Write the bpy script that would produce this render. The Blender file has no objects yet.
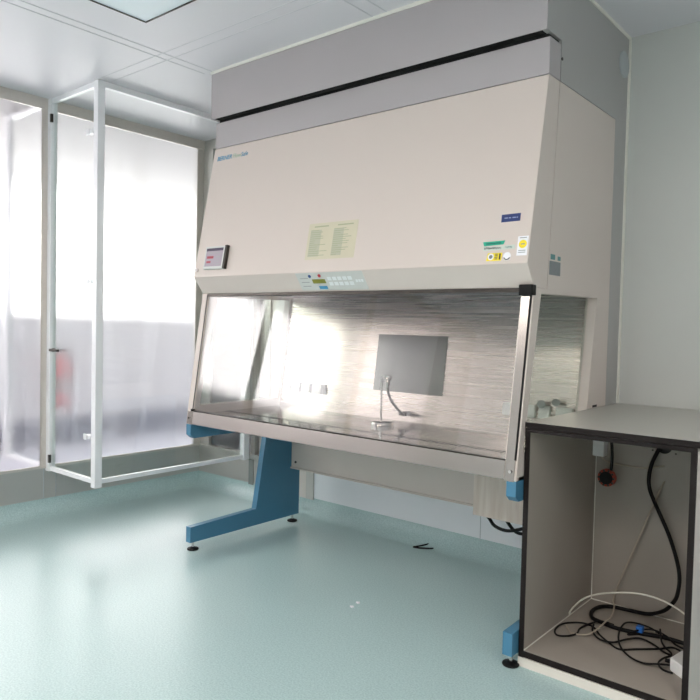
import bpy, bmesh, math, random
from mathutils import Vector, Matrix
random.seed(7)
scene = bpy.context.scene
COL = scene.collection

# ------------------------------------------------------------------ materials
def lin(c):
    return tuple(((v/255)/12.92 if v/255 <= .04045 else (((v/255)+.055)/1.055)**2.4) for v in c) + (1.0,)

def base_mat(name):
    m = bpy.data.materials.new(name); m.use_nodes = True
    nt = m.node_tree; b = nt.nodes['Principled BSDF']
    return m, nt, b

def mat(name, rgb, rough=.5, metal=0.0, spec=.5, vary=.03, scale=12, bump=0.0, coat=0.0, stretch=(1,1,1), rvary=.0):
    """Principled surface with a faint procedural colour variation."""
    m, nt, b = base_mat(name)
    b.inputs['Roughness'].default_value = rough
    b.inputs['Metallic'].default_value = metal
    b.inputs['Specular IOR Level'].default_value = spec
    b.inputs['Coat Weight'].default_value = coat
    b.inputs['Coat Roughness'].default_value = .05
    tc = nt.nodes.new('ShaderNodeTexCoord'); mp = nt.nodes.new('ShaderNodeMapping')
    mp.inputs['Scale'].default_value = stretch
    nz = nt.nodes.new('ShaderNodeTexNoise'); nz.inputs['Scale'].default_value = scale; nz.inputs['Detail'].default_value = 4
    nt.links.new(tc.outputs['Object'], mp.inputs['Vector']); nt.links.new(mp.outputs['Vector'], nz.inputs['Vector'])
    mx = nt.nodes.new('ShaderNodeMix'); mx.data_type = 'RGBA'
    c = lin(rgb)
    mx.inputs['A'].default_value = tuple(max(0, v*(1-vary)) for v in c[:3])+(1,)
    mx.inputs['B'].default_value = tuple(min(1, v*(1+vary)) for v in c[:3])+(1,)
    nt.links.new(nz.outputs['Fac'], mx.inputs['Factor']); nt.links.new(mx.outputs['Result'], b.inputs['Base Color'])
    if rvary:
        mr = nt.nodes.new('ShaderNodeMapRange'); mr.inputs['To Min'].default_value = rough-rvary; mr.inputs['To Max'].default_value = rough+rvary
        nt.links.new(nz.outputs['Fac'], mr.inputs['Value']); nt.links.new(mr.outputs['Result'], b.inputs['Roughness'])
    if bump:
        bp = nt.nodes.new('ShaderNodeBump'); bp.inputs['Strength'].default_value = bump; bp.inputs['Distance'].default_value = .002
        nt.links.new(nz.outputs['Fac'], bp.inputs['Height']); nt.links.new(bp.outputs['Normal'], b.inputs['Normal'])
    return m

def schlick(nt, k=.96, base=.04):
    """Fresnel reflectance that is the same from both sides of a thin pane"""
    lw = nt.nodes.new('ShaderNodeLayerWeight'); lw.inputs['Blend'].default_value = .5
    p = nt.nodes.new('ShaderNodeMath'); p.operation = 'POWER'; p.inputs[1].default_value = 5
    a = nt.nodes.new('ShaderNodeMath'); a.operation = 'MULTIPLY_ADD'; a.inputs[1].default_value = k; a.inputs[2].default_value = base; a.use_clamp = True
    nt.links.new(lw.outputs['Facing'], p.inputs[0]); nt.links.new(p.outputs[0], a.inputs[0])
    return a.outputs[0]

def clear_glass(name, tint=(1,1,1), refl=1.0, extra=.0):
    """Thin clear pane: light passes, surface mirrors by Fresnel."""
    m = bpy.data.materials.new(name); m.use_nodes = True; nt = m.node_tree
    for n in list(nt.nodes): nt.nodes.remove(n)
    o = nt.nodes.new('ShaderNodeOutputMaterial'); mx = nt.nodes.new('ShaderNodeMixShader')
    t = nt.nodes.new('ShaderNodeBsdfTransparent'); t.inputs['Color'].default_value = tint+(1,)
    g = nt.nodes.new('ShaderNodeBsdfGlossy'); g.inputs['Roughness'].default_value = .01
    nt.links.new(schlick(nt, .96*refl, .04*refl+extra), mx.inputs['Fac'])
    nt.links.new(t.outputs[0], mx.inputs[1]); nt.links.new(g.outputs[0], mx.inputs[2]); nt.links.new(mx.outputs[0], o.inputs['Surface'])
    return m

def film_glass(name):
    """Window pane with a milky, vertically streaked film."""
    m = bpy.data.materials.new(name); m.use_nodes = True; nt = m.node_tree
    for n in list(nt.nodes): nt.nodes.remove(n)
    N = nt.nodes.new; L = nt.links.new
    o = N('ShaderNodeOutputMaterial')
    tc = N('ShaderNodeTexCoord'); mp = N('ShaderNodeMapping'); mp.inputs['Scale'].default_value = (6, 9, .35)
    nz = N('ShaderNodeTexNoise'); nz.inputs['Scale'].default_value = 2.2; nz.inputs['Detail'].default_value = 5
    L(tc.outputs['Object'], mp.inputs['Vector']); L(mp.outputs['Vector'], nz.inputs['Vector'])
    rf = N('ShaderNodeBsdfRefraction'); rf.inputs['IOR'].default_value = 1.12; rf.inputs['Roughness'].default_value = .33; rf.inputs['Color'].default_value = (.95,.95,.965,1)
    tr = N('ShaderNodeBsdfTransparent'); tr.inputs['Color'].default_value = (.95,.95,.965,1)
    tl = N('ShaderNodeBsdfTranslucent'); tl.inputs['Color'].default_value = (.85,.86,.92,1)
    m1 = N('ShaderNodeMixShader'); m1.inputs['Fac'].default_value = .97
    L(tr.outputs[0], m1.inputs[1]); L(rf.outputs[0], m1.inputs[2])
    mr = N('ShaderNodeMapRange'); mr.inputs['From Min'].default_value = .3; mr.inputs['From Max'].default_value = .75; mr.inputs['To Min'].default_value = .02; mr.inputs['To Max'].default_value = .12
    L(nz.outputs['Fac'], mr.inputs['Value'])
    m2 = N('ShaderNodeMixShader'); L(mr.outputs['Result'], m2.inputs['Fac']); L(m1.outputs[0], m2.inputs[1]); L(tl.outputs[0], m2.inputs[2])
    gl = N('ShaderNodeBsdfGlossy'); gl.inputs['Roughness'].default_value = .015
    m3 = N('ShaderNodeMixShader'); L(schlick(nt), m3.inputs['Fac']); L(m2.outputs[0], m3.inputs[1]); L(gl.outputs[0], m3.inputs[2])
    L(m3.outputs[0], o.inputs['Surface'])
    return m

def steel(name, rgb, rough=.28, axis=(1,1,1), streak=.08, metal=1.0, vary=.07):
    m = mat(name, rgb, rough=rough, metal=metal, vary=vary, scale=3.0, stretch=axis, rvary=streak)
    return m

def emit(name, rgb, s):
    m = bpy.data.materials.new(name); m.use_nodes = True; nt = m.node_tree
    for n in list(nt.nodes): nt.nodes.remove(n)
    o = nt.nodes.new('ShaderNodeOutputMaterial'); e = nt.nodes.new('ShaderNodeEmission')
    e.inputs['Color'].default_value = lin(rgb); e.inputs['Strength'].default_value = s
    nt.links.new(e.outputs[0], o.inputs['Surface']); return m

def floor_mat():
    m, nt, b = base_mat('speckled teal vinyl')
    N = nt.nodes.new; L = nt.links.new
    tc = N('ShaderNodeTexCoord')
    n1 = N('ShaderNodeTexNoise'); n1.inputs['Scale'].default_value = 150; n1.inputs['Detail'].default_value = 2
    n2 = N('ShaderNodeTexNoise'); n2.inputs['Scale'].default_value = 1.6; n2.inputs['Detail'].default_value = 5
    n3 = N('ShaderNodeTexVoronoi'); n3.inputs['Scale'].default_value = 55
    for n in (n1, n2, n3): L(tc.outputs['Object'], n.inputs['Vector'])
    r1 = N('ShaderNodeValToRGB'); r1.color_ramp.elements[0].position = .33; r1.color_ramp.elements[1].position = .66
    r1.color_ramp.elements[0].color = lin((161,187,187)); r1.color_ramp.elements[1].color = lin((185,208,206))
    L(n1.outputs['Fac'], r1.inputs['Fac'])
    r3 = N('ShaderNodeValToRGB'); r3.color_ramp.elements[0].position = .07; r3.color_ramp.elements[1].position = .10
    r3.color_ramp.elements[0].color = (1,1,1,1); r3.color_ramp.elements[1].color = (0,0,0,1)
    L(n3.outputs['Distance'], r3.inputs['Fac'])
    mx = N('ShaderNodeMix'); mx.data_type = 'RGBA'; mx.inputs['B'].default_value = lin((138,166,168))
    L(r3.outputs['Color'], mx.inputs['Factor']); L(r1.outputs['Color'], mx.inputs['A'])
    # worn paler patches
    m2 = N('ShaderNodeMix'); m2.data_type = 'RGBA'; m2.blend_type = 'MULTIPLY'; m2.inputs['Factor'].default_value = 1
    r2 = N('ShaderNodeValToRGB'); r2.color_ramp.elements[0].color = (.9,.91,.92,1); r2.color_ramp.elements[1].color = (1,1,1,1)
    L(n2.outputs['Fac'], r2.inputs['Fac']); L(mx.outputs['Result'], m2.inputs['A']); L(r2.outputs['Color'], m2.inputs['B'])
    L(m2.outputs['Result'], b.inputs['Base Color'])
    mr = N('ShaderNodeMapRange'); mr.inputs['To Min'].default_value = .25; mr.inputs['To Max'].default_value = .36
    L(n2.outputs['Fac'], mr.inputs['Value']); L(mr.outputs['Result'], b.inputs['Roughness'])
    b.inputs['Specular IOR Level'].default_value = .38
    bp = N('ShaderNodeBump'); bp.inputs['Strength'].default_value = .06; bp.inputs['Distance'].default_value = .002
    L(n1.outputs['Fac'], bp.inputs['Height']); L(bp.outputs['Normal'], b.inputs['Normal'])
    return m

def wood_mat():
    m, nt, b = base_mat('pale wood laminate')
    N = nt.nodes.new; L = nt.links.new
    tc = N('ShaderNodeTexCoord'); mp = N('ShaderNodeMapping'); mp.inputs['Scale'].default_value = (14, 14, 1.2)
    nz = N('ShaderNodeTexNoise'); nz.inputs['Scale'].default_value = 4; nz.inputs['Detail'].default_value = 6
    L(tc.outputs['Object'], mp.inputs['Vector']); L(mp.outputs['Vector'], nz.inputs['Vector'])
    r = N('ShaderNodeValToRGB'); r.color_ramp.elements[0].position = .3; r.color_ramp.elements[1].position = .7
    r.color_ramp.elements[0].color = lin((208,191,178)); r.color_ramp.elements[1].color = lin((224,211,200))
    L(nz.outputs['Fac'], r.inputs['Fac']); L(r.outputs['Color'], b.inputs['Base Color']); b.inputs['Roughness'].default_value = .5
    return m

M = {}
M['floor'] = floor_mat()
M['ceiling'] = mat('white coated ceiling panel', (220,218,222), rough=.46, spec=.5, vary=.015, scale=1.5)
M['line'] = mat('grey joint line', (202,202,206), rough=.5)
M['cladjoint'] = mat('grey cladding joint', (120,126,124), rough=.5)
M['wallwhite'] = mat('white wall panel', (238,240,243), rough=.35, vary=.01, scale=2)
M['wall'] = mat('grey green wall panel', (200,201,196), rough=.35, vary=.02, scale=2)
M['walljoint'] = mat('wall joint sealant', (178,182,184), rough=.6)
M['white'] = mat('white powder coat', (232,233,235), rough=.3, vary=.02)
M['trimwhite'] = mat('white sealant bead', (226,224,214), rough=.5)
M['beige'] = mat('beige powder coat', (208,196,188), rough=.42, vary=.015, scale=3)
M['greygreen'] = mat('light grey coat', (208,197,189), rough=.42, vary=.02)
M['grey'] = mat('grey coated casing panel', (172,166,167), rough=.38, vary=.02, scale=3)
M['greydark'] = mat('grey coated side panel', (168,166,164), rough=.4, vary=.02, scale=3)
M['blue'] = mat('petrol blue powder coat', (70,124,154), rough=.38, vary=.03)
M['black'] = mat('black rubber', (16,16,17), rough=.5, spec=.2)
M['blackgap'] = mat('black gap lining', (10,10,10), rough=.9)
M['edge'] = mat('dark brown black edge band', (34,29,28), rough=.5, spec=.15, vary=.05)
M['top'] = mat('grey laminate worktop', (178,176,168), rough=.3, vary=.05, scale=60)
M['board'] = mat('grey melamine board', (158,150,140), rough=.5, vary=.02)
M['plinth'] = mat('cream plinth strip', (222,216,206), rough=.5)
M['steel'] = steel('brushed steel', (166,160,155), rough=.24, axis=(.6,.6,28), metal=.95, vary=.05, streak=.05)
M['steelrear'] = steel('brushed steel rear wall', (204,194,187), rough=.27, axis=(.4,.4,28), streak=.045, metal=1.0, vary=.09)
M['steeltray'] = steel('polished steel tray', (188,184,180), rough=.13, axis=(20,.6,1), streak=.05)
M['sillsteel'] = steel('stainless window cladding', (192,189,185), rough=.36, axis=(.5,.5,2), streak=.06, metal=.55, vary=.04)
M['lintel'] = steel('brushed stainless lintel', (214,206,199), rough=.36, axis=(.5,.5,6), metal=.5, vary=.04, streak=.05)
M['chrome'] = steel('polished chrome', (210,208,206), rough=.12, streak=.03)
M['darksteel'] = mat('dark metal', (70,66,62), rough=.35, metal=.8)
M['pane'] = clear_glass('clear partition glass', (.95,.975,.965), refl=1.0)
M['sidepane'] = clear_glass('green tinted side glass', (.86,.90,.87), refl=1.0)
M['sash'] = clear_glass('clear sash glass', (.97,.97,.965), refl=1.6, extra=.02)
M['film'] = film_glass('milky window film')
M['greypane'] = mat('grey tinted pane', (110,112,109), rough=.14, metal=.55, spec=.6, vary=.08, scale=3, stretch=(9,1,.4))
M['wood'] = wood_mat()
M['socket'] = mat('white plastic', (228,228,226), rough=.4)
M['socketgrey'] = mat('grey plastic', (150,152,152), rough=.4)
M['grommet'] = mat('orange plastic', (160,52,26), rough=.45)
M['cablegrey'] = mat('grey cable sheath', (176,164,148), rough=.55)
M['cablewhite'] = mat('white cable sheath', (206,202,190), rough=.5)
M['bluetie'] = mat('blue plastic', (30,98,176), rough=.45)
M['paper'] = mat('yellowed paper', (203,196,172), rough=.7, vary=.04)
M['print'] = mat('faded grey green print', (166,170,142), rough=.8)
M['printcol'] = mat('faded print column', (182,181,160), rough=.8)
M['label_blue'] = mat('navy label', (22,48,108), rough=.4)
M['faintprint'] = mat('faint pale print', (140,156,196), rough=.5)
M['stripgrey'] = mat('mid grey plastic', (104,106,108), rough=.5)
M['hose'] = mat('dark grey hose', (92,90,88), rough=.45)
M['label_white'] = mat('white label', (236,236,240), rough=.5)
M['label_yellow'] = mat('yellow label', (240,216,20), rough=.5)
M['label_green'] = mat('sea green tape', (30,170,140), rough=.5)
M['label_clear'] = mat('clear tape strip', (196,206,196), rough=.35)
M['ink'] = mat('dark ink', (44,46,58), rough=.6)
M['inkgreen'] = mat('dark green ink', (18,84,76), rough=.6)
M['logo_blue'] = mat('logo blue', (58,140,178), rough=.5)
M['logo_green'] = mat('logo pale green', (158,186,160), rough=.5)
M['screen'] = mat('pale lilac display', (172,160,170), rough=.25, coat=.4)
M['screenbar'] = mat('dark violet bar', (60,50,72), rough=.3)
M['screenred'] = mat('red display bar', (160,48,66), rough=.3)
M['lcd'] = mat('olive display', (128,128,48), rough=.3)
M['panelgrey'] = mat('pale keypad foil', (198,200,196), rough=.4)
M['button'] = mat('pale key', (222,226,226), rough=.4)
M['red'] = mat('red enamel', (196,40,48), rough=.3)
M['redled'] = mat('red lens', (196,60,70), rough=.3)
M['blueled'] = mat('blue lens', (60,86,140), rough=.3)
M['lamp'] = mat('bluish grey lamp diffuser', (228,238,243), rough=.4, vary=.06, scale=5)
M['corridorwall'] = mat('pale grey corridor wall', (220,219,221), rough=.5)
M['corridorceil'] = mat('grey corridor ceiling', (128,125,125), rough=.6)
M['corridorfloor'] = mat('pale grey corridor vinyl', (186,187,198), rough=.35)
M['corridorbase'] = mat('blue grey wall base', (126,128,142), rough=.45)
M['daylight'] = emit('daylight in frosted window', (255,250,246), 10.0)
M['fillglow'] = emit('added fill panel glow', (255,250,242), 3.0)  # glow for the added panels out of view, used as fill
M['sticker_grey'] = mat('grey sticker', (120,126,128), rough=.5, vary=.15, scale=120)
M['sticker_teal'] = mat('teal print', (90,140,140), rough=.5)

# ------------------------------------------------------------------ geometry builder
class MB:
    def __init__(s): s.bm = bmesh.new(); s.mats = []; s.cur = 0
    def mat(s, key):
        if key not in s.mats: s.mats.append(key)
        s.cur = s.mats.index(key); return s
    def face(s, vs):
        try:
            f = s.bm.faces.new(vs); f.material_index = s.cur; return f
        except ValueError: return None
    def box(s, x0, x1, y0, y1, z0, z1):
        v = [s.bm.verts.new(p) for p in ((x0,y0,z0),(x1,y0,z0),(x1,y1,z0),(x0,y1,z0),(x0,y0,z1),(x1,y0,z1),(x1,y1,z1),(x0,y1,z1))]
        for q in ((0,3,2,1),(4,5,6,7),(0,1,5,4),(1,2,6,5),(2,3,7,6),(3,0,4,7)): s.face([v[i] for i in q])
        return s
    def hexa(s, a, b):
        """two quads (4 points each) joined to a solid"""
        va = [s.bm.verts.new(p) for p in a]; vb = [s.bm.verts.new(p) for p in b]; n = len(a)
        s.face(list(reversed(va))); s.face(vb)
        for i in range(n): s.face([va[i], va[(i+1)%n], vb[(i+1)%n], vb[i]])
        return s
    def prism(s, yz, x0, x1):
        return s.hexa([(x0,y,z) for y,z in yz], [(x1,y,z) for y,z in yz])
    def quad(s, *p):
        s.face([s.bm.verts.new(q) for q in p]); return s
    def cyl(s, c, axis, r, h, n=24, r2=None):
        c = Vector(c); a = Vector(axis).normalized(); r2 = r if r2 is None else r2
        t = Vector((0,0,1)) if abs(a.z) < .9 else Vector((1,0,0)); u = a.cross(t).normalized(); w = a.cross(u)
        A = [c + (u*math.cos(2*math.pi*i/n)+w*math.sin(2*math.pi*i/n))*r for i in range(n)]
        B = [c + a*h + (u*math.cos(2*math.pi*i/n)+w*math.sin(2*math.pi*i/n))*r2 for i in range(n)]
        return s.hexa(A, B)
    def lathe(s, c, prof, n=32):
        """profile of (radius, z) about a vertical axis through c"""
        rings = []
        for r, z in prof:
            rings.append([s.bm.verts.new((c[0]+r*math.cos(2*math.pi*i/n), c[1]+r*math.sin(2*math.pi*i/n), c[2]+z)) for i in range(n)])
        for a, b in zip(rings, rings[1:]):
            for i in range(n): s.face([a[i], a[(i+1)%n], b[(i+1)%n], b[i]])
        s.face(list(reversed(rings[0]))); s.face(rings[-1]); return s
    def tube(s, pts, r, n=8, sub=6, smooth=True):
        P = [Vector(p) for p in pts]
        if smooth and len(P) > 2:
            Q = []
            for i in range(len(P)-1):
                p0, p1, p2, p3 = P[max(i-1,0)], P[i], P[i+1], P[min(i+2,len(P)-1)]
                for k in range(sub):
                    t = k/sub
                    Q.append(.5*((2*p1)+(p2-p0)*t+(2*p0-5*p1+4*p2-p3)*t*t+(3*p1-p0-3*p2+p3)*t**3))
            P = Q+[P[-1]]
        T = [(P[min(i+1,len(P)-1)]-P[max(i-1,0)]).normalized() for i in range(len(P))]
        u = T[0].orthogonal().normalized(); rings = []
        for p, t in zip(P, T):
            u = (u - t*u.dot(t)).normalized(); w = t.cross(u)
            rings.append([s.bm.verts.new(p+(u*math.cos(2*math.pi*i/n)+w*math.sin(2*math.pi*i/n))*r) for i in range(n)])
        for a, b in zip(rings, rings[1:]):
            for i in range(n):
                f = s.face([a[i], a[(i+1)%n], b[(i+1)%n], b[i]])
        s.face(list(reversed(rings[0]))); s.face(rings[-1]); return s
    def build(s, name, m=None, parent=None, bevel=0, smooth=False, loc=None):
        bmesh.ops.recalc_face_normals(s.bm, faces=s.bm.faces)
        root = Vector((0,0,0))
        if loc is not None: root = Vector(loc)
        elif parent is not None:
            p = parent
            while p: root += p.location; p = p.parent
        for v in s.bm.verts: v.co -= root
        me = bpy.data.meshes.new(name); s.bm.to_mesh(me); s.bm.free()
        if s.mats:
            for k in s.mats: me.materials.append(M[k])
        else: me.materials.append(M[m])
        if smooth:
            for p in me.polygons: p.use_smooth = True
            try: me.set_sharp_from_angle(angle=math.radians(40))
            except Exception: pass
        o = bpy.data.objects.new(name, me); COL.objects.link(o)
        if parent is not None: o.parent = parent
        if loc is not None: o.location = loc
        if bevel:
            b = o.modifiers.new('bevel', 'BEVEL'); b.width = bevel; b.segments = 2; b.limit_method = 'ANGLE'; b.angle_limit = math.radians(40)
        return o

def tag(o, label=None, cat=None, group=None, kind=None):
    if label: o['label'] = label
    if cat: o['category'] = cat
    if group: o['group'] = group
    if kind: o['kind'] = kind
    return o
def empty(name, loc, label, cat, group=None):
    o = bpy.data.objects.new(name, None); COL.objects.link(o); o.location = loc; o.empty_display_size = .1
    return tag(o, label, cat, group)
def struct(name, mb, m=None, parent=None, bevel=0, smooth=False):
    o = mb.build(name, m, parent, bevel, smooth)
    if parent is None: o['kind'] = 'structure'
    return o
def box(name, m, x0, x1, y0, y1, z0, z1, parent=None, bevel=0):
    return MB().box(x0,x1,y0,y1,z0,z1).build(name, m, parent, bevel)
def sbox(name, m, x0, x1, y0, y1, z0, z1, parent=None, bevel=0):
    return struct(name, MB().box(x0,x1,y0,y1,z0,z1), m, parent, bevel)

# ------------------------------------------------------------------ dimensions
XW, YW, ZC = -3.132, .954, 2.594          # window wall, back wall, ceiling
XE, YS = 2.7, -4.9                        # far side of the room behind the camera
XL, XR = -1.9286, 0.0                     # cabinet ends

# ------------------------------------------------------------------ room shell
sbox('floor', 'floor', XW-.03, XE+.1, YS-.1, YW+.1, -.06, 0)
sbox('ceiling', 'ceiling', XW-.03, XE+.1, YS-.1, YW+.1, ZC, ZC+.06)
k = 0
for spec in ((-1.985,-1.979,YS,.06),(-1.922,-1.916,YS,.06),(-.818,-.812,YS,.06),(-.74,-.734,YS,.06),(.36,.366,YS,YW),(.434,.44,YS,YW)):
    k += 1; sbox('trim_%d' % k, 'line', spec[0], spec[1], spec[2], spec[3], ZC-.0015, ZC+.001)
for y in (-.255,-.185,-1.95,-1.88):
    k += 1; sbox('trim_%d' % k, 'line', -2.5, XE, y, y+.003, ZC-.0012, ZC+.001)

# back wall: steel clad part by the window corner, then white panels
w = MB().box(-1.93, -.02, YW, YW+.1, 0, ZC); struct('wall_back', w, 'wallwhite')
w = MB().box(-.02, XE+.1, YW, YW+.1, 0, ZC); struct('wall_back_right', w, 'wall')
for x in (-.703, .45, 1.6):
    k += 1; sbox('trim_%d' % k, 'walljoint', x-.002, x+.002, YW-.001, YW+.002, .09, ZC)
w = MB().box(XW, -1.93, YW, YW+.1, 0, .30).box(XW, -1.93, YW, YW+.1, 2.526, ZC).box(-2.36, -1.93, YW, YW+.1, .30, 2.526).box(XW-.1, -3.06, YW, YW+.1, .3, 2.526)
struct('wall_back_corner', w, 'sillsteel')
w = MB().box(-2.055, -1.995, YW-.004, YW+.02, .09, .32).mat('sillsteel')
k += 1; sbox('trim_%d' % k, 'lintel', -2.055, -1.996, YW-.006, YW, .09, 2.5)
k += 1; sbox('trim_%d' % k, 'sillsteel', -1.995, -1.93, YW-.010, YW, .09, 2.5)
k += 1; sbox('trim_%d' % k, 'cladjoint', -2.565, -2.515, YW-.004, YW, .09, .27)
k += 1; sbox('trim_%d' % k, 'sillsteel', -3.10, -2.36, YW-.02, YW+.1, .296, .31)
f = MB().box(-3.06,-3.02,YW+.0,YW+.06,.31,2.526).box(-2.535,-2.50,YW-.01,YW+.06,.31,2.526).box(-2.49,-2.455,YW+.02,YW+.06,.31,2.526).box(-2.42,-2.36,YW-.01,YW+.06,.31,2.526)
b_win = struct('window_5', f, 'sillsteel')
MB().box(-3.02,-2.535,YW+.03,YW+.036,.31,2.526).build('pane','film',b_win)
MB().box(-2.455,-2.42,YW+.05,YW+.056,.31,2.526).build('dark_strip','darksteel',b_win)

# left wall: stainless cladding, lintel, film glazed windows
wins = [(-.20,.905), (-1.50,-.278), (-2.80,-1.58), (-4.10,-2.88)]
w = MB().box(XW-.03, XW, YS, YW+.1, 0, .305); struct('wall_left', w, 'sillsteel')
k += 1; sbox('trim_%d' % k, 'lintel', XW-.004, XW+.012, YS, YW, 2.526, ZC)
k += 1; sbox('trim_%d' % k, 'lintel', XW-.004, XW+.014, YS, YW, .295, .312)
k += 1; sbox('trim_%d' % k, 'walljoint', XW-.001, XW+.003, -.262, -.258, .1, .3)
k += 1; sbox('trim_%d' % k, 'walljoint', XW-.001, XW+.003, -.182, -.178, .1, .3)
sbox('wall_left_end', 'wall', XW-.03, XW, YS, -4.10, .312, 2.526)
for y0, y1 in ((-.278,-.20),(-1.58,-1.50),(-2.88,-2.80)):
    k += 1; m_ = sbox('trim_%d' % k, 'lintel', XW-.004, XW+.010, y0, y1, .312, 2.526)
k += 1; sbox('trim_%d' % k, 'lintel', XW-.004, XW+.004, .905, YW, .312, 2.526)
for i, (y0, y1) in enumerate(wins):
    fr = MB().box(XW-.004, XW+.008, y0, y0+.008, .312, 2.526).box(XW-.004, XW+.008, y1-.008, y1, .312, 2.526)
    wn = struct('window_%d' % (i+1), fr, 'lintel')
    MB().box(XW+.000, XW+.006, y0+.008, y1-.008, .312, 2.526).build('pane', 'film', wn)

sbox('wall_right', 'wallwhite', XE, XE+.1, YS, YW+.1, 0, ZC)
sbox('wall_front', 'wallwhite', XW, XE+.1, YS-.1, YS, 0, ZC)

# cove skirting: floor vinyl turned up the walls
def cove(name, fn):
    r = .10; pr = [(0,0)]+[(r-r*math.sin(a*math.pi/16), r-r*math.cos(a*math.pi/16)) for a in range(0,9)]
    # pr: (distance from wall, height) along a quarter curve
    pr = [(0.0,0.0)] + [(r*(1-math.sin(t*math.pi/2/8)), r*(1-math.cos(t*math.pi/2/8))) for t in range(0,9)]
    return struct(name, fn(pr), 'floor', smooth=True)
def cove_y(pr):
    m = MB(); m.hexa([(XW, YW-d, z) for d, z in pr], [(XE, YW-d, z) for d, z in pr]); return m
def cove_x(pr):
    m = MB(); m.hexa([(XW+d, YS, z) for d, z in pr], [(XW+d, YW, z) for d, z in pr]); return m
cove('baseboard_back', cove_y); cove('baseboard_left', cove_x)

# corridor beyond the window wall
CX = -5.6
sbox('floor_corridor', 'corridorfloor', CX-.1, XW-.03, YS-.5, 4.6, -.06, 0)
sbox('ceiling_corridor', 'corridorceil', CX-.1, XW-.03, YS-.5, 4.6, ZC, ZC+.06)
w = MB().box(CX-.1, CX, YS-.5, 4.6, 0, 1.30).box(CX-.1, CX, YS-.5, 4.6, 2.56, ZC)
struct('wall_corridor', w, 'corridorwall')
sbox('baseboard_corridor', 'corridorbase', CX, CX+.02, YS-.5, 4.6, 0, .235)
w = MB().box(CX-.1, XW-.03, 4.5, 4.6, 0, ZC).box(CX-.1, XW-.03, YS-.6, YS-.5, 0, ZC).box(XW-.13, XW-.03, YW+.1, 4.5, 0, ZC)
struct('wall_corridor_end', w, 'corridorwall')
for i in range(4):
    y0 = -5.2+i*2.42
    wn = struct('window_%d' % (6+i), MB().box(CX-.05, CX+.01, y0-.04, y0, 1.30, 2.56), 'corridorwall')
    MB().box(CX-.06, CX-.05, y0, y0+2.38, 1.30, 2.56).build('pane', 'daylight', wn)
# little room behind the back wall window
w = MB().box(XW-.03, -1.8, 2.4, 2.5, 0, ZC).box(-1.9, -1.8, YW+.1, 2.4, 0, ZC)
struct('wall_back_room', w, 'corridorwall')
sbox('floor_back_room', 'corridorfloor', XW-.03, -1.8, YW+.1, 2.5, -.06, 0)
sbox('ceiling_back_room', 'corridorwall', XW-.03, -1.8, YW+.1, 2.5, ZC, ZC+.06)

# ------------------------------------------------------------------ ceiling lamp panel, plus unseen glowing panels added as fill
def lamp(x0, y0, x1, y1, label, lit):
    o = empty('ceiling_or_fill_light', ((x0+x1)/2,(y0+y1)/2,ZC-.012), label, 'light')
    t = .006
    MB().box(x0,x1,y0,y0+t,ZC-.01,ZC).box(x0,x1,y1-t,y1,ZC-.01,ZC).box(x0,x0+t,y0+t,y1-t,ZC-.01,ZC).box(x1-t,x1,y0+t,y1-t,ZC-.01,ZC).build('frame','darksteel',o)
    MB().box(x0+t,x1-t,y0+t,y1-t,ZC-.006,ZC).build('diffuser','fillglow' if lit else 'lamp',o)
    return o
lamp(-1.66,-1.75,-1.06,-.523,'square bluish grey light panel set in the ceiling','')
lamp(-.2,-3.4,.3,-2.3,'added unseen fill panel behind the viewer to the right',True)
lamp(1.5,-2.7,2.0,-1.6,'added unseen fill panel on the right out of view',True)
lamp(-1.8,-3.65,-1.3,-2.55,'added unseen fill panel behind the viewer to the left',True)

# ------------------------------------------------------------------ glass partition box before the window
XG, YC, ZB, P = -2.558, -.23, .283, .046
g = empty('glass_partition', (XG, YC, ZB), 'white framed glass enclosure standing off the wall before the filmed window', 'partition')
MB().box(XG-P/2, XG+P/2, YC-P/2, YC+P/2, ZB-.02, ZC).build('corner_post','white',g,.003)
MB().box(XW+.002, XW+.05, YC-.02, YC+.022, ZB-.005, ZC).build('wall_post','white',g,.003)
MB().box(XG-P/2, XG+P/2, YW-.075, YW-.025, ZB-.01, ZC).build('back_post','white',g,.003)
MB().box(XW+.05, XG-P/2, YC-.014, YC+.012, ZB, ZB+.026).build('bottom_rail','white',g,.002)
MB().box(XG-.013, XG+.013, YC+P/2, YW-.075, ZB, ZB+.026).build('bottom_rail','white',g,.002)
MB().box(XW+.05, XG-P/2, YC-.014, YC+.012, ZC-.03, ZC).build('top_rail','white',g,.002)
MB().box(XG-.013, XG+.02, YC+P/2, YW-.075, ZC-.034, ZC).build('top_rail','white',g,.002)
MB().box(XW+.05, XG-P/2, YC-.003, YC+.003, ZB+.026, ZC-.03).build('glass_pane','pane',g)
MB().box(XG-.003, XG+.003, YC+P/2, YW-.075, ZB+.026, ZC-.034).build('glass_pane','pane',g)
for z in (.555, 1.455, 2.31):
    c = MB().box(XG-.085, XG-P/2+.002, YC-.03, YC-.003, z-.012, z+.012).box(XG-.085, XG-.05, YC-.036, YC-.03, z-.017, z+.017).build('clip','white',g,.002)
for z in (.36, 2.47):
    MB().box(XW+.045, XW+.062, YC-.026, YC-.012, z-.025, z+.025).build('hinge','darksteel',g)
hd = MB().cyl((XW+.085, YC-.003, 1.042),(0,-1,0),.012,.02).box(XW+.06, XW+.17, YC-.032, YC-.020, 1.034, 1.05).build('latch','darksteel',g,.002)

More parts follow.
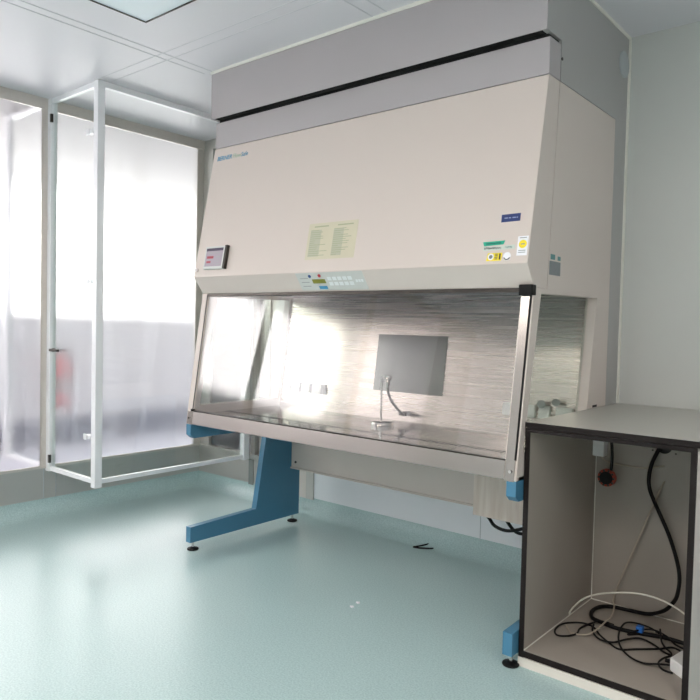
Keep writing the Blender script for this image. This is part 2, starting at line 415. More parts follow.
# the same kind of enclosure on the corridor side of the window
XC = XW-.574
g2 = empty('glass_partition', (XC, YC, ZB), 'white framed glass enclosure in the corridor, seen through the far left window', 'partition')
MB().box(XC-P/2, XC+P/2, YC-P/2, YC+P/2, ZB-.02, ZC).build('corner_post','white',g2,.003)
MB().box(XC+P/2, XW-.03, YC-.014, YC+.012, ZB, ZB+.026).build('bottom_rail','white',g2,.002)
MB().box(XC+P/2, XW-.03, YC-.014, YC+.012, ZC-.03, ZC).build('top_rail','white',g2,.002)
MB().box(XC+P/2, XW-.03, YC-.003, YC+.003, ZB+.026, ZC-.03).build('glass_pane','pane',g2)
for z in (.555, 1.455, 2.31):
    MB().box(XC+P/2-.002, XC+.085, YC-.03, YC-.003, z-.012, z+.012).box(XC+.05, XC+.085, YC-.036, YC-.03, z-.017, z+.017).build('clip','white',g2,.002)

# fire extinguisher on the far corridor wall
fx, fy = CX+.10, 1.06
fe = empty('fire_extinguisher', (fx, fy, .36), 'blurred red cylinder hung on corridor wall, seen through left glass pane', 'fire extinguisher')
MB().lathe((fx,fy,.36),[(.06,0),(.085,.01),(.088,.03),(.088,.40),(.07,.46),(.03,.5),(.025,.53)]).build('tank','red',fe,smooth=True)
MB().lathe((fx,fy,.36),[(.0885,.15),(.0892,.151),(.0892,.28),(.0885,.281)]).build('paper_band','socketgrey',fe,smooth=True)
MB().box(fx-.02,fx+.02,fy-.02,fy+.08,.89,.93).box(fx-.015,fx+.015,fy-.06,fy+.06,.95,.965).build('valve_handle','black',fe)
MB().tube([(fx,fy+.05,.91),(fx+.03,fy+.12,.85),(fx+.03,fy+.11,.6)],.012).build('hose','black',fe)
MB().box(CX+.0,fx-.08,fy-.03,fy+.03,.7,.76).build('bracket','darksteel',fe)

# ------------------------------------------------------------------ grey casing above and behind the cabinet
c = empty('duct_casing', (XL, YW, 2.19), 'grey boxed casing between ceiling and top of the beige safety cabinet', 'casing')
yg, yt = .0666, .0975
MB().box(XL, XR, yg, yg+.004, 2.338, ZC-.014).build('upper_panel','grey',c)
MB().box(XL+.004, XR-.0005, yt, .197, 2.1855, 2.322).build('lower_panel','grey',c,.002)
MB().box(XL+.004, XR-.0205, yg+.005, .9, 2.34, ZC-.02).box(XL+.021, XR-.012, .11, .9, 2.20, 2.34).build('gap_lining','blackgap',c)
MB().box(XR-.02, XR, .2, YW-.002, 2.186, ZC-.014).box(XR-.02, XR, yg+.004, .2, 2.338, ZC-.014).box(XR-.02, XR, .800, YW-.002, .02, 2.186).build('side_panel','greydark',c)
MB().box(XL, XL+.02, .2, YW-.002, 2.190, ZC-.014).box(XL, XL+.02, yg+.004, .2, 2.338, ZC-.014).box(XL, XL+.02, .800, YW-.002, .70, 2.190).build('side_panel','greydark',c)
MB().box(XL-.004, XR+.004, yg-.006, yg+.008, ZC-.014, ZC).box(XR-.006, XR+.006, yg+.008, YW, ZC-.014, ZC).box(XR-.004, XR+.008, YW-.016, YW, .9, ZC-.014).build('sealant_trim','trimwhite',c)
MB().cyl((XR,.876,2.449),(1,0,0),.058,.006,40).build('blanking_disc','walljoint',c,.001)
MB().cyl((XR,.205,2.27),(1,0,0),.006,.003,12).build('screw','darksteel',c)

# ------------------------------------------------------------------ safety cabinet
K = empty('safety_cabinet', ((XL+XR)/2, .35, 0), 'large beige microbiological safety cabinet with sloping glass front on blue legs', 'safety cabinet')
yR, zR, yS, zS, yF, zF, yF2, zF2, zT = -.0347,1.4765,.028,1.391,-.071,.690,-.0624,.759,2.183
# hood cover: slanted front plus the lip under it
MB().mat('beige').prism([(yt,zT),(yR,zR),(yS,zS),(.136,zS),(.194,zT)], XL, XR).build('hood_cover','beige',K,.0025)
lipm = MB().quad((XL+.003,yR-.0006+.0016,zR-.0026),(XR-.003,yR+.001,zR-.0026),(XR-.003,yS-.0012,zS+.001),(XL+.003,yS-.0012,zS+.001)).build('hood_lip','greygreen',K)
# side panels with a window each
def side(x0, x1, win_x):
    A,B,C_,D = (.088,1.372),(.652,1.380),(.560,.79),(-.022,.79)
    m = MB()
    m.prism([(.139,1.391),(.197,zT),(.798,zT),(.798,1.391)], x0, x1)
    m.prism([(yS,zS),(.798,1.391),B,A], x0, x1)
    m.prism([B,(.798,1.391),(.798,zF),C_], x0, x1)
    m.prism([C_,(.798,zF),(yF,zF),D], x0, x1)
    m.prism([D,(yF,zF),(yF2,zF2),(yS,zS),A], x0, x1)
    o = m.build('side_panel','beige',K)
    MB().prism([A,B,C_,D], win_x-.003, win_x+.003).build('side_window','sidepane',o)
    return o
side(XR-.05, XR, XR-.042); side(XL, XL+.05, XL+.042)
MB().box(XR-.002, XR+.001, .64, .69, .902, .912).build('edge_clip','black',K)
# shell
xi0, xi1 = XL+.05, XR-.05
MB().box(xi0, xi1, .2, .79, zT-.02, zT).box(xi0, xi1, .775, .795, zF, zT-.02).build('rear_shell','beige',K)
MB().box(XL, XR, yF+.02, .795, zF, zF+.012).build('base_plate','steel',K)
MB().prism([(yS+.01,1.401),(.66,1.401),(.66,1.43),(yS+.01,1.43)], xi0, xi1).build('air_filter','stripgrey',K)
def ry(z): return .575+(z-.75)*.1414
MB().prism([(ry(.74),.74),(ry(1.4),1.4),(ry(1.4)+.01,1.4),(ry(.74)+.01,.74)], xi0, xi1).build('rear_wall','steelrear',K)
def rearplate(x0,x1,z0,z1,t): return MB().prism([(ry(z0)-t,z0),(ry(z1)-t,z1),(ry(z1),z1),(ry(z0),z0)],x0,x1)
rp = rearplate(-1.177,-.740,.893,1.192,.004).build('rear_pane','greypane',K)
rp['label'] = 'grey tinted rectangular pane'
# work trays with front slots
nt_ = 6; tw = (xi1-xi0)/nt_
for i in range(nt_):
    a, b = xi0+i*tw+.0015, xi0+(i+1)*tw-.0015
    m = MB().mat('steeltray'); m.box(a,b,.180,ry(.745),.728,.745).box(a,b,-.03,.135,.728,.745)
    n = 13; pitch = (b-a)/n
    for j in range(n): m.box(a+j*pitch, a+j*pitch+pitch*.5, .135,.180,.7440,.745)
    m.mat('blackgap').box(a,b,.135,.180,.728,.7442)
    m.build('work_tray','steeltray',K)
# sash
def sy(z): return yF2+(z-zF2)*(yS-yF2)/(zS-zF2)
def sashp(x0,x1,z0,z1,f,t): return MB().prism([(sy(z0)-f,z0),(sy(z1)-f,z1),(sy(z1)-f+t,z1),(sy(z0)-f+t,z0)],x0,x1)
sash = sashp(XL+.045, XR-.045, .762, 1.389, -.004, .006).build('sash_glass','sash',K)
sashp(XR-.046, XR-.012, .762, 1.389, .004, .018).build('sash_frame','steel',K,.001)
sashp(XL+.004, XL+.040, .762, 1.389, .004, .018).build('sash_frame','beige',K,.001)
sashp(XR-.012, XR-.005, .762, 1.37, .001, .012).build('seal','black',K)
sashp(XL+.040, XL+.047, .762, 1.389, .002, .012).build('seal','darksteel',K)
MB().box(XL+.05, XR-.05, yS-.004, yS+.012, 1.376, 1.391).build('top_seal','darksteel',K)
MB().box(XR-.052, XR+.002, yS-.022, yS+.014, 1.362, 1.402).build('hinge_block','black',K,.003)
MB().box(XL+.035, XL+.05, sy(.765)-.008, sy(.765)+.01, .760, .772).build('corner_clip','black',K)
# sill
MB().prism([(yF,zF),(yF2,zF2),(-.035,zF2),(-.035,zF)], XL+.002, XR-.045).build('front_sill','steel',K,.0015)
MB().box(XL+.045, XR-.048, sy(zF2)-.002, sy(zF2)+.012, zF2, zF2+.004).build('sill_seal','darksteel',K)
ep = MB().prism([(yF-.003,zF-.004),(yF2-.003,zF2+.006),(-.035,zF2+.006),(-.035,zF-.004)], XR-.045, XR-.008).build('end_plate','steel',K,.0015)
MB().cyl((XR-.024,yF-.001,.722),(0,-1,.1),.006,.004,14).build('screw','chrome',ep)
MB().cyl((XL+.018,yF+.004,.722),(0,-1,.1),.005,.005,12).build('screw','darksteel',K)
# blue C legs
def leg(x0, x1):
    prof = [(-.062,.045),(-.062,.130),(.395,.140),(.425,.165),(.492,.610),(-.045,.612),(-.068,.635),(-.068,.688),(.772,.688),(.772,.045)]
    m = MB()
    # floor arm, post, upper arm, as convex pieces
    m.prism([(-.062,.045),(-.062,.130),(.410,.141),(.410,.045)], x0, x1)
    m.prism([(.410,.045),(.410,.141),(.490,.612),(.490,.688),(.772,.688),(.772,.045)], x0, x1)
    m.prism([(.490,.612),(-.045,.612),(-.070,.632),(-.070,.688),(.490,.688)], x0, x1)
    o = m.build('leg_frame','blue',K)
    for y in (-.03,.735):
        xc = (x0+x1)/2
        ft = MB().lathe((xc,y,0),[(.030,0),(.032,.004),(.030,.008),(.012,.014),(.010,.016)],24).build('foot','black',o,smooth=True)
        MB().cyl((xc,y,.014),(0,0,1),.007,.034,14).build('foot_bolt','chrome',o,smooth=True)
    return o
leg(XL, XL+.038); leg(XR-.038, XR)
cp = MB().box(XL+.038, XR-.038, .700, .715, .343, .688).box(XL+.038, XR-.038, .690, .715, .343, .352).build('cross_panel','greygreen',K)
MB().cyl((XL+.075,.700,.385),(0,-1,0),.007,.005,12).build('screw','darksteel',cp)

# fittings on the slanted hood front: helpers in (x, z) on the slope
def hy(z): return yR+(z-zR)*(yt-yR)/(zT-zR)
HN = Vector((0,-(zT-zR),(yt-yR))).normalized()
def hp(x,z,o=0): return tuple(Vector((x,hy(z),z))+HN*o)
def hplate(m, x0,x1,z0,z1,a,b): return m.hexa([hp(x0,z0,a),hp(x1,z0,a),hp(x1,z1,a),hp(x0,z1,a)],[hp(x0,z0,b),hp(x1,z0,b),hp(x1,z1,b),hp(x0,z1,b)])
def hquad(m, pts, a, b): return m.hexa([hp(x,z,a) for x,z in pts],[hp(x,z,b) for x,z in pts])
def hdisc(m, x, z, r, a, b, n=28, a0=0, a1=2*math.pi):
    up = Vector((0,(yt-yR),(zT-zR))).normalized(); c = Vector(hp(x,z))
    P = [c+Vector((1,0,0))*r*math.cos(2*math.pi*i/n)+up*r*math.sin(2*math.pi*i/n) for i in range(n)]
    return m.hexa([tuple(p+HN*a) for p in P],[tuple(p+HN*b) for p in P])

# display
d = hplate(MB(), -1.842,-1.686,1.512,1.632,.0,.016).build('display_screen','panelgrey',K,.002)
hplate(MB(), -1.686,-1.669,1.512,1.634,.0,.017).build('bezel_edge','darksteel',d)
hplate(MB(), -1.832,-1.697,1.526,1.622,.016,.0165).build('screen_glass','screen',d)
hplate(MB(), -1.832,-1.697,1.607,1.622,.0165,.017).build('screen_header','screenbar',d)
hplate(MB(), -1.820,-1.768,1.567,1.580,.0165,.017).build('red_bar','screenred',d)
hplate(MB(), -1.820,-1.786,1.543,1.555,.0165,.017).build('red_bar','screenred',d)
for x0,x1,z in ((-1.815,-1.775,1.594),(-1.765,-1.705,1.594),(-1.75,-1.71,1.572),(-1.75,-1.715,1.550),(-1.74,-1.705,1.534)): hplate(MB(),x0,x1,z,z+.004,.0165,.0168).build('screen_line','socketgrey',d)
lk = hdisc(MB(), -1.903,1.512,.010,0,.012).build('key_lock','chrome',K,smooth=True)
hdisc(MB(), -1.903,1.512,.0035,.012,.0125,10).build('key_slot','black',lk)

# notice sheet
ns = hquad(MB(), [(-1.117,1.534),(-.822,1.534),(-.822,1.703),(-1.117,1.703)], 0, .0008).build('notice_sheet','paper',K)
ns['label'] = 'yellowed two column instruction sheet'
m = MB()
for cx0, cx1 in ((-1.102,-1.035),(-.96,-.90)):
    hplate(MB(), cx0, cx1, 1.548, 1.672, .0008,.0010).build('printed_block','printcol',ns)
m = MB(); random.seed(3)
for cx0, cx1 in ((-1.102,-.985),(-.96,-.838)):
    hplate(m, cx0+.02, cx1-.01, 1.684, 1.690, .0008,.0011)
    for j in range(13):
        z = 1.672-j*.0098; hplate(m, cx0+.002, cx0+.03+random.random()*(cx1-cx0-.032), z-.003, z, .0010,.0013)
m.build('printed_lines','print',ns)

# labels near the right end
lb = hquad(MB(), [(-.124,1.633),(-.048,1.634),(-.048,1.663),(-.125,1.662)], 0,.001).build('label_plate','label_blue',K); lb['label'] = 'small navy blue label'
for a,b in ((-.112,-.098),(-.094,-.086),(-.080,-.066),(-.063,-.058)): hplate(MB(),a,b,1.646,1.650,.001,.0014).build('printed_line','faintprint',lb)
tp = hquad(MB(), [(-.184,1.546),(-.104,1.549),(-.098,1.564),(-.190,1.562)], 0,.0008).build('tape_strip','label_green',K); tp['label'] = 'sea green tape strip'
def scrawl(x0, x1, z, h, seed, a=.001, r=.0011):
    rr = random.Random(seed); P = []; x = x0; s = 1
    while x < x1:
        P.append(hp(x, z+s*h*(.35+.65*rr.random()), a)); s = -s; x += .0022+rr.random()*.0025
    return MB().tube(P, r, n=5, sub=3)
scrawl(-.176,-.112,1.555,.0040,1).build('handwriting','inkgreen',tp)
tp2 = hquad(MB(), [(-.186,1.528),(-.056,1.531),(-.057,1.546),(-.186,1.545)], 0,.0006).build('tape_strip','label_clear',K); tp2['label'] = 'pale clear tape strip'
scrawl(-.182,-.112,1.537,.0050,5,.0008).build('handwriting','ink',tp2)
scrawl(-.095,-.068,1.538,.0045,9,.0008,.0008).build('handwriting','sticker_teal',tp2)
st = hquad(MB(), [(-.168,1.489),(-.106,1.489),(-.104,1.518),(-.164,1.518)], 0,.0008).build('sticker','label_yellow',K); st['label'] = 'yellow inspection sticker'
hdisc(MB(), -.150,1.504,.0125,.0008,.0012).build('white_dot','label_white',st)
m = MB(); hdisc(m, -.150,1.504,.0075,.0012,.0014,18); m.build('stamp_ring','sticker_grey',st)
for j in range(4): hplate(MB(),-.134,-.122,1.494+j*.006,1.497+j*.006,.0008,.0011).build('printed_line','ink',st)
hplate(MB(),-.116,-.110,1.493,1.515,.0008,.0011).build('printed_bar','ink',st)
rd = hdisc(MB(), -.084,1.504,.0155,0,.0008).build('sticker','label_white',K); rd['label'] = 'round white sticker with a dark arc'
m = MB().tube([hp(-.084+.0125*math.cos(t),1.504+.0125*math.sin(t),.001) for t in [math.pi+.4+i*(math.pi-.8)/8 for i in range(9)]],.0018,n=6,sub=3)
m.build('dark_arc','ink',rd)
wl = hquad(MB(), [(-.047,1.504),(-.006,1.504),(-.006,1.576),(-.047,1.575)], 0,.0008).build('sticker','label_white',K); wl['label'] = 'white label with yellow round'
yd = hdisc(MB(), -.026,1.546,.0155,.0008,.0012).build('yellow_round','label_yellow',wl)
hplate(MB(),-.034,-.018,1.544,1.548,.0012,.0015).build('printed_line','socketgrey',yd)
for z in (1.568,1.521,1.514): hplate(MB(),-.041,-.013,z,z+.003,.0008,.0011).build('printed_line','socketgrey',wl)

# maker's lettering at the top left
def letters(txt, x, z, size, key, name, bold=0):
    cu = bpy.data.curves.new(name,'FONT'); cu.body = txt; cu.size = size; cu.extrude = .0004; cu.offset = bold; cu.shear = .12
    t = bpy.data.objects.new(name, cu); COL.objects.link(t); bpy.context.view_layer.update()
    me = bpy.data.meshes.new_from_object(t.evaluated_get(bpy.context.evaluated_depsgraph_get())); w_ = t.dimensions.x
    bpy.data.objects.remove(t); bpy.data.curves.remove(cu)
    up = Vector((0,(yt-yR),(zT-zR))).normalized(); o_ = Vector(hp(x,z,.0008))
    R_ = Matrix((Vector((1,0,0)),up,HN)).transposed()
    for v in me.vertices: v.co = R_ @ v.co + o_ - K.location
    me.materials.clear(); me.materials.append(M[key])
    o = bpy.data.objects.new(name, me); COL.objects.link(o); o.parent = K; return w_
lw_ = letters('BERNER', -1.894, 2.112, .034, 'logo_blue', 'lettering', .0004)
lw2 = letters('Flow', -1.894+lw_+.008, 2.112, .034, 'logo_green', 'lettering')
letters('Safe', -1.894+lw_+lw2+.009, 2.112, .034, 'logo_blue', 'lettering')

# control panel on the lip
LN = Vector((0,(zS-zR),-(yS-yR))).normalized()
if LN.y > 0: LN = -LN
def lp(x,z,o=0): return tuple(Vector((x, yR+(z-zR)*(yS-yR)/(zS-zR), z))+LN*o)
def lplate(m,x0,x1,z0,z1,a,b): return m.hexa([lp(x0,z0,a),lp(x1,z0,a),lp(x1,z1,a),lp(x0,z1,a)],[lp(x0,z0,b),lp(x1,z0,b),lp(x1,z1,b),lp(x0,z1,b)])
def ldisc(m,x,z,r,a,b,n=16):
    up = Vector((0,(yR-yS),(zR-zS))).normalized(); c_ = Vector(lp(x,z))
    P_ = [c_+Vector((1,0,0))*r*math.cos(2*math.pi*i/n)+up*r*math.sin(2*math.pi*i/n) for i in range(n)]
    return m.hexa([tuple(p+LN*a) for p in P_],[tuple(p+LN*b) for p in P_])
cpn = lplate(MB(), -1.168,-.768,1.398,1.474,0,.002).build('control_panel','panelgrey',K)
lplate(MB(), -1.078,-.998,1.428,1.446,.002,.003).build('lcd_display','lcd',cpn)
ldisc(MB(), -1.083,1.460,.008,.002,.005).build('indicator_lamp','blueled',cpn)
ldisc(MB(), -1.022,1.461,.008,.002,.005).build('indicator_lamp','redled',cpn)
lplate(MB(), -1.052,-1.002,1.403,1.416,.002,.003).build('badge','logo_blue',cpn)
for i in range(5):
    for j in range(2):
        lplate(MB(), -.98+i*.03,-.98+i*.03+.022,1.418+j*.022,1.418+j*.022+.014,.002,.0035).build('key_button','button',cpn)
for i in range(3): lplate(MB(), -.82+i*.015,-.82+i*.015+.010,1.430,1.440,.002,.0035).build('key_button','button',cpn)
for i in range(3): lplate(MB(),-1.15,-1.10,1.415+i*.017,1.418+i*.017,.002,.0024).build('printed_line','socketgrey',cpn)

# sticker on the right side panel (square code left out)
ss = MB().prism([(.152,1.447),(.252,1.447),(.252,1.500),(.152,1.500)], XR, XR+.0008).build('sticker','sticker_grey',K)
MB().prism([(.160,1.506),(.200,1.506),(.200,1.526),(.160,1.526)], XR, XR+.0008).build('sticker','sticker_teal',K)
MB().prism([(.225,1.506),(.252,1.506),(.252,1.522),(.225,1.522)], XR, XR+.0008).build('sticker','sticker_teal',K)

# sockets and gas taps on the chamber rear wall
def socket_bar(x0, n, w_):
    b_ = rearplate(x0, x0+n*w_+.03, .838,.893,.012).build('socket_strip','stripgrey',K)
    for i in range(n):
        rearplate(x0+.02+i*w_, x0+.02+i*w_+w_*.72, .842,.889,.022).build('socket_cover','panelgrey',b_,.002)
    return b_
socket_bar(-1.80, 3, .085)
for x0,x1 in ((-.396,-.338),(-.285,-.236),(-.218,-.166),(-.138,-.062)):
    s_ = rearplate(x0,x1,.838,.895,.02).build('wall_socket','socket',K,.003)
for x,z in ((-.207,.905),(-.139,.918)):
    t_ = MB().cyl((x,ry(z),z),(0,-1,0),.007,.025,14).cyl((x,ry(z)-.025,z),(.5,-1,0),.010,.022,20,.018).build('gas_tap','socketgrey',K,smooth=True)
vt = MB().cyl((-.930,ry(.79),.79),(0,-1,0),.012,.05,16).cyl((-.955,ry(.79)-.05,.79),(1,0,0),.009,.05,14).build('gas_nozzle','hose',K,smooth=True)

# ------------------------------------------------------------------ bunsen burner
bz = .745
B = empty('bunsen_burner', (-.95,.38,bz), 'slim chrome gas burner on round base inside the cabinet chamber', 'burner')
MB().lathe((-.952,.384,bz),[(.055,0),(.057,.004),(.057,.017),(.052,.021),(.012,.023)],36).build('base','chrome',B,smooth=True)
MB().cyl((-.962,.384,bz+.02),(0,0,1),.005,.225,12).build('pole','chrome',B,smooth=True)
MB().cyl((-.966,.384,bz+.222),(1,0,0),.005,.045,12).build('cross_arm','chrome',B,smooth=True)
MB().lathe((-.924,.384,bz+.19),[(.008,0),(.010,.02),(.011,.03),(.020,.048),(.021,.058),(.014,.060)],20).build('burner_head','chrome',B,smooth=True)
MB().tube([(-.924,.384,.937),(-.922,.386,.91),(-.912,.40,.87),(-.902,.44,.825),(-.905,.49,.795),(-.922,.528,.788),(-.930,.53,.79)],.0065,n=10).build('hose','hose',B,smooth=True)

# ------------------------------------------------------------------ wood box and cables under the cabinet
wb = MB().box(-.495,-.045,.50,.699,.362,.689).build('wood_box','wood',None,.002,loc=(-.27,.6,.362))
tag(wb,'pale wood grain box hung beneath the right end of the beige cabinet','box')
u1 = MB().tube([(-.45,.54,.365),(-.431,.545,.345),(-.404,.55,.315),(-.342,.55,.306),(-.268,.55,.33),(-.20,.56,.365)],.008,n=8).build('power_cable','black',None,smooth=True,loc=(-.34,.55,.3))
tag(u1,'black cable looping lowest left beneath the pale wood box','cable','black cables below the wood box')
u2 = MB().tube([(-.375,.58,.365),(-.354,.58,.335),(-.322,.58,.305),(-.287,.58,.297),(-.24,.585,.31),(-.17,.60,.365)],.008,n=8).build('power_cable','black',None,smooth=True,loc=(-.28,.58,.3))
tag(u2,'black cable looping at the right below pale wood box','cable','black cables below the wood box')

# ------------------------------------------------------------------ open fronted bench
bx0, bx1, by0 = .0025, .5795, -.014
Q = empty('lab_bench', ((bx0+bx1)/2,.3,0), 'grey open fronted lab bench with black edged boards beside the cabinet', 'bench')
tp_ = MB().box(bx0-.0005, bx1+.003, by0+.003, YW-.003, .880, .900).build('worktop','top',Q)
MB().box(bx0-.0005, bx1+.003, by0, by0+.003, .880, .900).box(bx1+.003, bx1+.006, by0, YW-.003, .880,.9).build('edge_band','edge',tp_)
cr = MB().box(bx0+.02, bx1-.019, by0+.004, .655, .864, .8785).build('carcass_top','board',Q)
MB().box(bx0, bx1, by0+.001, by0+.004, .864, .8785).build('edge_band','edge',cr)
for x0,x1,nm in ((bx0,bx0+.019,'l'),(bx1-.019,bx1,'r')):
    s_ = MB().box(x0,x1,by0+.004,.665,.0,.8785).build('side_board','board',Q)
    MB().box(x0,x1,by0,by0+.004,.018,.864).build('edge_band','edge',s_)
MB().box(bx0+.019,bx1-.019,.648,.665,.0,.864).build('back_board','board',Q)
bt = MB().box(bx0+.019,bx1-.019,by0+.004,.648,.035,.060).build('bottom_board','board',Q)
MB().box(bx0+.019,bx1-.019,by0,by0+.004,.036,.058).build('edge_band','edge',bt)
MB().box(bx0,bx1,by0-.004,by0+.014,.0,.034).build('plinth','plinth',Q)
MB().box(bx0+.019,bx0+.022,by0+.004,.648,.060,.063).box(bx0+.022,bx1-.019,.645,.648,.060,.063).box(bx0+.019,bx0+.022,.645,.648,.063,.862).build('sealant_bead','trimwhite',Q)
MB().box(bx1,bx1+.001,by0+.004,.665,.0,.868).build('lit_outer_face','greygreen',Q)  # paler sheet: light falling from the right put into the colour
# trunking and cable outlet on its back board
MB().box(.0225,.070,.600,.647,.700,.863).build('cable_trunking','socket',Q,.002)
ot = MB().cyl((.302,.648,.770),(0,-1,0),.060,.004,36).build('cable_outlet','board',Q)
MB().cyl((.302,.6445,.770),(0,-1,0),.030,.003,28).build('outlet_hole','black',ot)
for x,z in ((.257,.749),(.347,.745)): MB().cyl((x,.6445,z),(0,-1,0),.004,.003,10).build('screw','darksteel',ot)

# ------------------------------------------------------------------ cables inside the bench
def cable(pts, r, key, label, name='cable', n=8):
    m = MB().tube(pts, r, n=n, sub=8); c0 = pts[0]
    o = m.build(name, key, None, smooth=True, loc=(c0[0],c0[1],min(p[2] for p in pts)-r))
    return tag(o, label, 'cable')
F = .0605
cable([(.290,.640,.775),(.284,.615,.750),(.268,.60,.70),(.259,.6,.648),(.262,.6,.60),(.282,.6,.549),(.348,.6,.411),(.387,.6,.282),(.388,.585,.195),(.365,.59,.145),(.332,.6,.107),(.276,.605,.078),(.202,.612,F+.0085),(.133,.600,F+.0085),(.092,.562,F+.0085),(.084,.492,F+.0085),(.105,.435,F+.0085),(.133,.417,F+.0085),(.219,.397,F+.0085),(.302,.413,F+.0085),(.38,.438,F+.0085),(.453,.438,F+.0085),(.53,.43,F+.0085)],
      .0078,'black','thick black power cable hanging from the outlet and looping on bench floor','power_cable',10)
f = F+.0042
C1 = [(.20,.42),(.152,.406),(.123,.359),(.108,.303),(.116,.25),(.097,.206),(.065,.186),(.040,.223),(.036,.284),(.056,.329),(.099,.363),(.145,.351),(.188,.3),(.235,.26),(.284,.23),(.331,.273),(.394,.336),(.429,.381),(.469,.364),(.47,.348),(.454,.319),(.450,.290)]
cable([(x,y,f+.010*math.exp(-((i-1)/1.2)**2)) for i,(x,y) in enumerate(C1)],.0036,'black','thin black cord making the leftmost small loop on bench floor','adapter_cord')
C2 = [(.141,.361),(.161,.296),(.206,.246),(.254,.256),(.284,.318),(.321,.36),(.376,.34),(.418,.305),(.448,.294)]
cable([(x,y,f+.0075) for x,y in C2],.0036,'black','thin black cord wavering across middle of the bench floor','adapter_cord')
C3 = [(.357,.465),(.314,.494),(.263,.489),(.24,.425),(.247,.337),(.281,.251),(.333,.191),(.387,.172),(.437,.185),(.468,.204)]
cable([(x,y,f+.018*math.exp(-((i-3.2)/1.0)**2)+(.004 if i<8 else .012)) for i,(x,y) in enumerate(C3)],.0036,'black','thin black cord in the big front loop running to white adapter','adapter_cord')
C4 = [(.475,.357),(.44,.373),(.404,.416),(.373,.439),(.345,.448),(.316,.432),(.302,.411),(.284,.368),(.282,.337),(.309,.370)]
o4 = cable([(x,y,f+.018) for x,y in C4],.0036,'black','thin black cord folded under a small blue connector','adapter_cord')
MB().box(.288,.314,.402,.428,F+.013,F+.036).build('connector','bluetie',o4,.003)['label'] = 'blue connector'
C5 = [(.366,.447),(.396,.357),(.419,.318),(.452,.281),(.435,.232),(.433,.192),(.456,.166),(.487,.170)]
cable([(x,y,f+.026*(1-i/7)+.002) for i,(x,y) in enumerate(C5)],.0036,'black','thin black cord curling round beside the white adapter','adapter_cord')
cable([(.026,.40,F+.003),(.030,.40,.086),(.079,.4,.146),(.143,.4,.184),(.225,.4,.212),(.3,.4,.227),(.37,.4,.226),(.435,.4,.208),(.50,.4,.17),(.555,.4,.12)],.0036,'cablewhite','white cable arching above the bench floor','cable')
cable([(.308,.643,.625),(.302,.632,.61),(.267,.626,.514),(.21,.622,.347),(.15,.622,.179),(.124,.63,.092),(.145,.58,F+.021),(.168,.486,F+.021),(.178,.40,F+.026),(.161,.268,F+.012),(.099,.246,F+.003),(.052,.301,F+.003)],.0032,'cablegrey','thin grey cable slanting down the bench back board','cable')
cable([(.046,.644,.702),(.050,.643,.690),(.068,.643,.676),(.111,.643,.670),(.222,.643,.670),(.304,.643,.690)],.0036,'cablegrey','grey cable running sideways along the bench back board','cable')
A = empty('power_adapter',(.50,.24,F),'small white power adapter lying by right side of bench floor','adapter')
MB().hexa([(.468,.200,F),(.530,.150,F),(.555,.262,F),(.484,.290,F)],[(.468,.200,F+.045),(.530,.150,F+.045),(.555,.262,F+.045),(.484,.290,F+.045)]).build('body','socket',A,.004)
MB().cyl((.473,.226,F+.020),(-1,-.12,0),.007,.026,14).build('plug','black',A,smooth=True)
H = empty('hanging_plug',(.106,.55,.60),'round orange and black plug dangling on a short black lead','plug')
MB().cyl((.106,.562,.625),(0,-1,0),.037,.022,32).build('body','grommet',H,.003)
MB().cyl((.106,.540,.625),(0,-1,0),.027,.006,28).build('socket_face','black',H,.002)
m = MB()
for i in range(10):
    a = i*math.pi/5; m.box(.106+.031*math.cos(a)-.004,.106+.031*math.cos(a)+.004,.537,.541,.625+.031*math.sin(a)-.004,.625+.031*math.sin(a)+.004)
m.build('rim_ribs','darksteel',H)
MB().tube([(.113,.555,.863),(.116,.552,.80),(.123,.55,.743),(.124,.55,.69),(.120,.551,.655)],.0062,n=10).build('lead','black',H,smooth=True)

# ------------------------------------------------------------------ bits on the floor
z0 = .006
zt = MB().tube([(-1.051,.828,z0),(-1.03,.85,.010),(-.985,.955,.016),(-.975,.958,.014)],.0045,n=8,sub=5).tube([(-1.051,.828,z0),(-1.02,.835,.006),(-.975,.865,.006),(-.955,.886,.006)],.0045,n=8,sub=5).build('cable_tie','black',None,smooth=True,loc=(-1.0,.87,0))
tag(zt,'bent black cable tie lying on the teal floor below the cabinet','cable tie')
def scrap(x,y,label):
    o = MB().hexa([(x-.008,y-.006,.0002),(x+.006,y-.008,.0002),(x+.009,y+.004,.0002),(x-.004,y+.008,.0002)],[(x-.007,y-.004,.006),(x+.004,y-.006,.003),(x+.006,y+.003,.007),(x-.003,y+.006,.002)]).build('paper_scrap','label_white',None,loc=(x,y,0))
    return tag(o,label,'paper scrap','paper scraps on the floor')
scrap(-.782,-.03,'nearer tiny white paper scrap on the teal floor')
scrap(-.79,.022,'farther tiny white paper scrap on the teal floor')

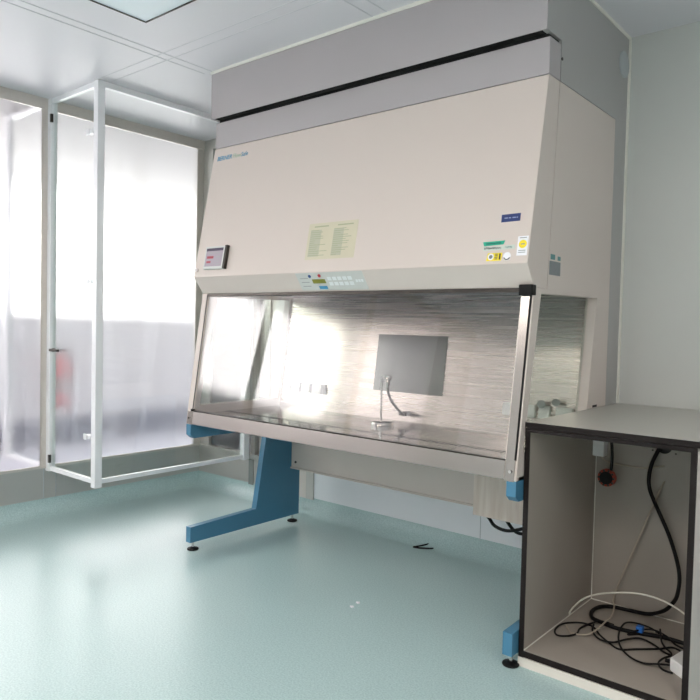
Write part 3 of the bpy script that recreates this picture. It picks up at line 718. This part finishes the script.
# ------------------------------------------------------------------ camera
yaw, pitch, roll, fpx = .6974242, -.0363273, .0221329, 692.456
cy, sy_ = math.cos(yaw), math.sin(yaw)
Fv = Vector((-sy_*math.cos(pitch), cy*math.cos(pitch), math.sin(pitch)))
Rv = Vector((cy, sy_, 0)); Uv = Rv.cross(Fv)
Rv, Uv = math.cos(roll)*Rv+math.sin(roll)*Uv, -math.sin(roll)*Rv+math.cos(roll)*Uv
cam = bpy.data.cameras.new('camera'); co = bpy.data.objects.new('camera', cam); COL.objects.link(co)
mw = Matrix((Rv, Uv, -Fv)).transposed().to_4x4(); mw.translation = Vector((1.1203, -2.35223, 1.23946))
co.matrix_world = mw
cam.sensor_width = 36; cam.lens = 36*fpx/700; cam.clip_start = .02
scene.camera = co

# ------------------------------------------------------------------ lights
def area(name, loc, rot, sx, sy2, power, col):
    l = bpy.data.lights.new(name,'AREA'); l.shape = 'RECTANGLE'; l.size = sx; l.size_y = sy2; l.energy = power; l.color = col
    o = bpy.data.objects.new(name,l); COL.objects.link(o); o.location = loc; o.rotation_euler = rot; return o
# unseen fill lights added overhead, behind and right of the viewer
area('fill_light', (.05,-2.85,ZC-.02), (0,0,0), .5, 1.1, 35, (1,.91,.86))
area('fill_light', (1.75,-2.15,ZC-.02), (0,0,0), .5, 1.1, 26, (1,.93,.89))
area('fill_light', (-1.55,-3.1,ZC-.02), (0,0,0), .5, 1.1, 45, (1,.91,.86))
wd = bpy.data.worlds.new('world'); scene.world = wd; wd.use_nodes = True
wd.node_tree.nodes['Background'].inputs['Color'].default_value = (.9,.95,1,1)
wd.node_tree.nodes['Background'].inputs['Strength'].default_value = .3

scene.view_settings.view_transform = 'Standard'; scene.view_settings.look = 'None'
scene.view_settings.exposure = -0.04; scene.view_settings.gamma = 1.0
scene.view_settings.use_curve_mapping = False
scene.cycles.use_denoising = True
scene.cycles.max_bounces = 14; scene.cycles.diffuse_bounces = 6; scene.cycles.glossy_bounces = 6; scene.cycles.transmission_bounces = 8; scene.cycles.transparent_max_bounces = 16
scene.cycles.sample_clamp_indirect = 40
